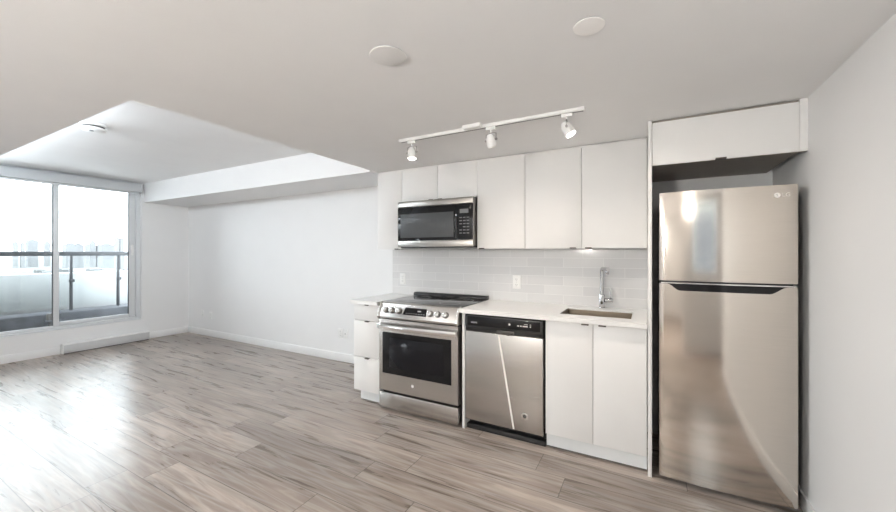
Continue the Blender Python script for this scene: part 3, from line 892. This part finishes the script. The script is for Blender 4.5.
# dark pocket behind the notch
pk = MB()
n = 24
fr_ = [(FX0 + 0.012 + (FX1 - FX0 - 0.024) * k / n) for k in range(n + 1)]
pk.prism([(x, bow(x) + 0.022) for x in fr_] + [(FX1 - 0.012, 2.574), (FX0 + 0.012, 2.574)], 'z', 1.1605, 1.1755)
pk.build('door_gap', M['blackpl'], fr)
pk = MB()
xs = [0.102 + 0.528 * k / n for k in range(n + 1)]
pk.prism([(x, bow(x) + 0.010) for x in xs] + [(x, bow(x) + 0.004) for x in xs[::-1]], 'z', 1.1215, 1.1604, smooth=True)
hp = pk.build('pocket_handle', M['blackgl'], fr)
pk = MB()
xs = [0.068 + 0.596 * k / n for k in range(n + 1)]
pk.prism([(x, bow(x) + 0.020) for x in xs] + [(x, bow(x) + 0.002) for x in xs[::-1]], 'z', 1.1615, 1.1675, smooth=True)
pk.build('handle_trim', M['bright'], hp)
# maker's mark at the upper right corner of the freezer door
lx, lz = 0.588, 1.636
ly = bow(lx)
m = MB().cyl((lx, ly + 0.002, lz), (lx, ly - 0.0012, lz), 0.0135, n=28)
lg = m.build('logo_disc', M['lightprint'], fz)
m = MB()
m.cyl((lx - 0.004, ly - 0.0013, lz + 0.004), (lx - 0.004, ly - 0.0018, lz + 0.004), 0.0018, n=10)
m.box(lx - 0.001, lx + 0.001, ly - 0.0018, ly - 0.0013, lz - 0.005, lz + 0.006)
m.box(lx, lx + 0.005, ly - 0.0018, ly - 0.0013, lz - 0.006, lz - 0.0045)
m.build('logo_face', M['grey'], lg)
m = MB().text('LG', 0.028, (lx + 0.036, bow(lx + 0.036) - 0.0008, lz), 0.0010)
m.build('logo_letters', M['lightprint'], fz)

# ------------------------------------------------------------------ outlets
def outlet(label, x, y, z, wd=0.072, hh=0.116, slots=True, face=None):
    o = thing('wall_outlet', label, 'outlet', (x, y, z))
    pl = MB().box(x - wd / 2, x + wd / 2, y - 0.006, y - 0.0003, z - hh / 2, z + hh / 2, 0.0025).build('plate', M['white'], o)
    for s in (-1, 1):
        q = MB().box(x - 0.016, x + 0.016, y - 0.0085, y - 0.0062, z + s * 0.024 - 0.016, z + s * 0.024 + 0.016, 0.003).build('socket', M['white'], o)
        m = MB()
        for dx in (-0.006, 0.006): m.box(x + dx - 0.0013, x + dx + 0.0013, y - 0.0090, y - 0.0086, z + s * 0.024 - 0.003, z + s * 0.024 + 0.007)
        m.cyl((x, y - 0.0086, z + s * 0.024 - 0.008), (x, y - 0.0090, z + s * 0.024 - 0.008), 0.0024, n=10)
        m.build('slot', M['greyslot'], q)
    MB().cyl((x, y - 0.0062, z), (x, y - 0.0080, z), 0.003, n=10).build('screw', M['bright'], o)
    return o
outlet('white outlet on the grey tiles behind the range', -2.222, 3.1122, 1.070)
outlet('white outlet on the grey tiles between range and faucet', -1.007, 3.1122, 1.082)
outlet('white low outlet on the living room wall nearest the window corner', -6.386, YL, 0.352, 0.075)
outlet('white low outlet on the living room wall, second from the window corner', -6.160, YL, 0.332, 0.075)
outlet('white low outlet on the living room wall beside the drawer cabinet', -3.335, YL, 0.345)
# cable plate beside it
cp2 = thing('cable_plate', 'slim white cable plate right next to the low outlet by the drawer cabinet', 'wall plate', (-3.252, YL, 0.345))
MB().box(-3.284, -3.220, YL - 0.006, YL - 0.0003, 0.287, 0.403, 0.0025).build('plate', M['white'], cp2)
MB().cyl((-3.252, YL - 0.0062, 0.345), (-3.252, YL - 0.016, 0.345), 0.005, n=12).build('jack', M['greyslot'], cp2)

# ------------------------------------------------------------------ ceiling fittings
def disc(name, label, x, y, r, z, mat):
    t = thing(name, label, 'ceiling cover', (x, y, z - 0.008))
    MB().lathe([(0, z - 0.0005), (r * 0.955, z - 0.0005), (r * 0.955, z - 0.0035), (0, z - 0.0035)], x, y, 48).build('gap_shade_ring', M['grey'], t)  # grey ring darkens the shadow gap between cover and ceiling
    MB().lathe([(0, z - 0.0036), (r * 0.99, z - 0.0036), (r, z - 0.0048), (r * 0.985, z - 0.0066), (r * 0.90, z - 0.0078), (0, z - 0.0078)], x, y, 48).build('cover_plate', mat, t)
    return t
disc('ceiling_cover', 'larger round white cover on the lower ceiling, left of the two', -0.911, 1.173, 0.073, ZLOW, M['coverb'])
disc('ceiling_cover', 'smaller round white cover on the lower ceiling, above the track light', -0.179, 1.352, 0.052, ZLOW, M['covera'])
disc('ceiling_cover', 'white cover on the raised ceiling mostly hidden by the ceiling step', -3.055, 1.265, 0.11, ZHIGH, M['covera'])
sx, sy = -4.03, 1.27
sd_ = thing('smoke_alarm', 'round white smoke alarm on the raised living room ceiling', 'smoke alarm', (sx, sy, ZHIGH - 0.05))
m = MB().lathe([(0, ZHIGH - 0.0005), (0.085, ZHIGH - 0.0005), (0.085, ZHIGH - 0.014), (0.080, ZHIGH - 0.018), (0, ZHIGH - 0.018)], sx, sy, 40)
m.build('base', M['white'], sd_)
m = MB().lathe([(0, ZHIGH - 0.0182), (0.068, ZHIGH - 0.0182), (0.068, ZHIGH - 0.034), (0, ZHIGH - 0.030)], sx, sy, 40)
m.build('vent_ring', M['darkgrey'], sd_)
m = MB().lathe([(0, ZHIGH - 0.0342), (0.082, ZHIGH - 0.0342), (0.082, ZHIGH - 0.046), (0.066, ZHIGH - 0.056), (0, ZHIGH - 0.060)], sx, sy, 40)
cv = m.build('cover', M['white'], sd_)
MB().cyl((sx + 0.02, sy - 0.02, ZHIGH - 0.0615), (sx + 0.02, sy - 0.02, ZHIGH - 0.0575), 0.014, n=16).build('test_button', M['greyslot'], sd_)

# track light
TY = 2.10
tr = thing('track_light', 'white ceiling track light with three spot heads above the counter', 'track light', (-0.91, TY, ZLOW))
MB().box(-1.518, -0.300, TY - 0.0175, TY + 0.0175, ZLOW - 0.020, ZLOW - 0.0005, 0.002).build('rail', M['white'], tr)
MB().box(-1.512, -0.306, TY - 0.0055, TY + 0.0055, ZLOW - 0.0212, ZLOW - 0.0202).build('rail_slot', M['greyslot'], tr)
MB().box(-1.010, -0.890, TY - 0.062, TY - 0.018, ZLOW - 0.024, ZLOW - 0.0005, 0.004).build('feed_box', M['white'], tr)
for x in (-1.521, -0.3005):
    MB().box(x, x + 0.0022, TY - 0.018, TY + 0.018, ZLOW - 0.0205, ZLOW - 0.0006).build('end_cap', M['white'], tr)
def spot(x, aim, lit, watts):
    z = ZLOW - 0.0216
    ad = MB().box(x - 0.030, x + 0.030, TY - 0.013, TY + 0.013, z - 0.018, z, 0.003).build('adapter', M['white'], tr)
    m = MB().cyl((x, TY, z - 0.0182), (x, TY, z - 0.034), 0.006, n=12)
    m.build('stem', M['white'], ad)
    pv = Vector((x, TY, z - 0.078))
    ax = Vector(aim).normalized()
    side = ax.cross(Vector((0, 0, 1)))
    side = Vector((1, 0, 0)) if side.length < 0.05 else side.normalized()
    # yoke: thin bracket from the stem down to both sides of the can
    m = MB()
    top = Vector((x, TY, z - 0.036))
    up = Vector((0, 0, 1))
    m.tube([pv - side * 0.036, pv - side * 0.036 + up * 0.036, top - side * 0.012, top + side * 0.012, pv + side * 0.036 + up * 0.036, pv + side * 0.036], 0.0028, 8)
    m.cyl(pv - side * 0.030, pv - side * 0.042, 0.0065, n=12); m.cyl(pv + side * 0.030, pv + side * 0.042, 0.0065, n=12)
    m.build('yoke', M['dullmetal'], ad)
    m = MB()
    m.cyl(pv - ax * 0.034, pv - ax * 0.014, 0.016, 0.026, 24)
    m.cyl(pv - ax * 0.014, pv + ax * 0.040, 0.0285, 0.0295, 28, bev=0.002)
    hd = m.build('spot_head', M['white'], tr)
    MB().cyl(pv + ax * 0.0405, pv + ax * 0.046, 0.0265, 0.0255, 24, bev=0.0015).build('lens', M['lens'] if lit else M['lensdim'], hd)
    l = bpy.data.lights.new('spot_lamp', 'SPOT')
    l.energy = watts; l.color = (1.0, 0.87, 0.74); l.spot_size = R(136); l.spot_blend = 1.0; l.shadow_soft_size = 0.022
    lo = bpy.data.objects.new('spot_lamp', l); C.objects.link(lo)
    lo.parent = hd
    lo.location = pv + ax * 0.055 - world_loc(hd)
    lo.rotation_euler = ax.to_track_quat('-Z', 'Y').to_euler()
spot(-1.424, (0.02, 0.02, -1), True, SPOT_W)
spot(-0.842, (0.06, 0.30, -0.95), False, SPOT_W)
spot(-0.392, (0.50, 0.05, -0.86), True, SPOT_W)

# hall behind the camera: unseen dome lamp added as fill, and a panelled door
dl = thing('added_dome_lamp', 'round dome ceiling lamp added out of view in the hall', 'ceiling lamp', (0.06, -0.55, ZLOW))
MB().lathe([(0, ZLOW - 0.0005), (0.15, ZLOW - 0.0005), (0.15, ZLOW - 0.018), (0, ZLOW - 0.018)], 0.06, -0.55, 40).build('base', M['white'], dl)
MB().lathe([(0.140, ZLOW - 0.0185), (0.135, ZLOW - 0.045), (0.11, ZLOW - 0.07), (0.06, ZLOW - 0.088), (0, ZLOW - 0.093)], 0.06, -0.55, 40).build('glass_dome', M['dome'], dl)
l = bpy.data.lights.new('dome_fill', 'POINT'); l.energy = HALL_FILL_W; l.color = (1.0, 0.93, 0.86); l.shadow_soft_size = 0.12
lo = bpy.data.objects.new('dome_fill', l); C.objects.link(lo); lo.parent = dl; lo.location = (0, 0, -0.23)
def added_torchiere(x, y, label, watts, col, zt=1.6):  # uplighter added out of view to bounce light off the ceiling
    t = thing('added_floor_lamp', label, 'fill lamp', (x, y, 0))
    m = MB().lathe([(0, 0.0005), (0.14, 0.0005), (0.14, 0.018), (0.02, 0.03), (0, 0.03)], x, y, 32); m.build('base', M['white'], t)
    MB().cyl((x, y, 0.0305), (x, y, zt), 0.012).build('pole', M['white'], t)
    m = MB().lathe([(0.02, zt + 0.0005), (0.10, zt + 0.03), (0.17, zt + 0.10), (0.165, zt + 0.102), (0.095, zt + 0.037), (0.0, zt + 0.01)], x, y, 40); m.build('bowl', M['white'], t)
    l = bpy.data.lights.new('uplight_fill', 'AREA'); l.shape = 'DISK'; l.size = 0.26; l.energy = watts; l.color = col
    o = bpy.data.objects.new('uplight_fill', l); C.objects.link(o); o.parent = t
    o.location = (0, 0, zt + 0.105); o.rotation_euler = (PI, 0, 0)
added_torchiere(-2.6, -1.25, 'white uplighter added behind the camera as fill light', TORCH_FILL_W, (0.97, 0.98, 1.0))
def added_globe_lamp(gx, gy, zc, label, watts, col):  # unseen globe lamp added to brighten walls and cabinet fronts
    t = thing('added_floor_lamp', label, 'fill lamp', (gx, gy, 0))
    m = MB().lathe([(0, 0.0005), (0.14, 0.0005), (0.14, 0.018), (0.02, 0.03), (0, 0.03)], gx, gy, 32); m.build('base', M['white'], t)
    MB().cyl((gx, gy, 0.0305), (gx, gy, max(0.06, zc - 0.1405)), 0.012).build('pole', M['white'], t)
    m = MB().lathe([(0.14 * math.sin(PI * k / 16), zc - 0.14 * math.cos(PI * k / 16)) for k in range(17)], gx, gy, 32); m.build('globe', M['globe'], t)
    l = bpy.data.lights.new('globe_fill', 'POINT'); l.energy = watts; l.color = col; l.shadow_soft_size = 0.15
    lo = bpy.data.objects.new('globe_fill', l); C.objects.link(lo); lo.parent = t; lo.location = (0, 0, zc)
added_globe_lamp(-4.6, -0.55, 0.24, 'white globe light added out of view to brighten the living area', GLOBE_FILL_W, (0.80, 0.90, 1.0))
added_globe_lamp(-1.0, -1.35, 1.60, 'white globe light added behind the camera to brighten the kitchen', GLOBE2_FILL_W, (1.0, 0.955, 0.895))
def added_cove(name_label, c, wid, facing, wpm):
    # hidden strip light added on the ceiling step to brighten the raised ceiling
    t = thing('added_cove_light', name_label, 'fill light', c)
    f = Vector(facing); along = Vector((0, 1, 0)) if abs(f.x) > 0.5 else Vector((1, 0, 0))
    def bx(m, d0, d1, w_, z0, z1):
        p = Vector(c) + f * d0; q = Vector(c) + f * d1
        a0 = p - along * w_ / 2; b0 = q + along * w_ / 2
        m.box(min(a0.x, b0.x), max(a0.x, b0.x), min(a0.y, b0.y), max(a0.y, b0.y), c[2] + z0, c[2] + z1, 0.002); return m
    bx(MB(), 0.0005, 0.012, wid, -0.035, 0.035).build('housing', M['white'], t)
    bx(MB(), 0.0125, 0.018, wid - 0.02, -0.025, 0.025).build('diffuser', M['globe'], t)
    l = bpy.data.lights.new('strip', 'AREA'); l.shape = 'RECTANGLE'; l.size = wid - 0.04; l.size_y = 0.045; l.energy = wpm * wid; l.color = (0.82, 0.92, 1.0)
    o = bpy.data.objects.new('strip', l); C.objects.link(o); o.parent = t
    o.location = f * 0.021
    o.rotation_euler = (f + Vector((0, 0, -0.35))).to_track_quat('-Z', 'Y').to_euler()
added_cove('added hidden cool strip light on the ceiling step facing the window', (XS, 1.50, 2.262), 1.10, (-1, 0, 0), COVE_FILL_W * 0.85)
added_cove('added hidden cool strip light on the ceiling step facing the long wall', (-4.95, YS, 2.262), 3.3, (0, 1, 0), COVE_FILL_W * 0.70)
struct(MB().box(-3.0, 6.0, -15.0, -14.0, -0.3, 6.0, 0.02).build('added_pale_backdrop', M['backdrop']), 'pale backdrop added outside the small window to shape its reflection')  # added pale surface that tones the window's reflection in the fridge
struct(MB().box(0.05, 1.50, -9.8, -9.0, -0.3, 2.55, 0.02).build('added_dark_block', M['curb']), 'dark block added outside the small window to shape its reflection')  # added dark block giving that reflection its grey centre
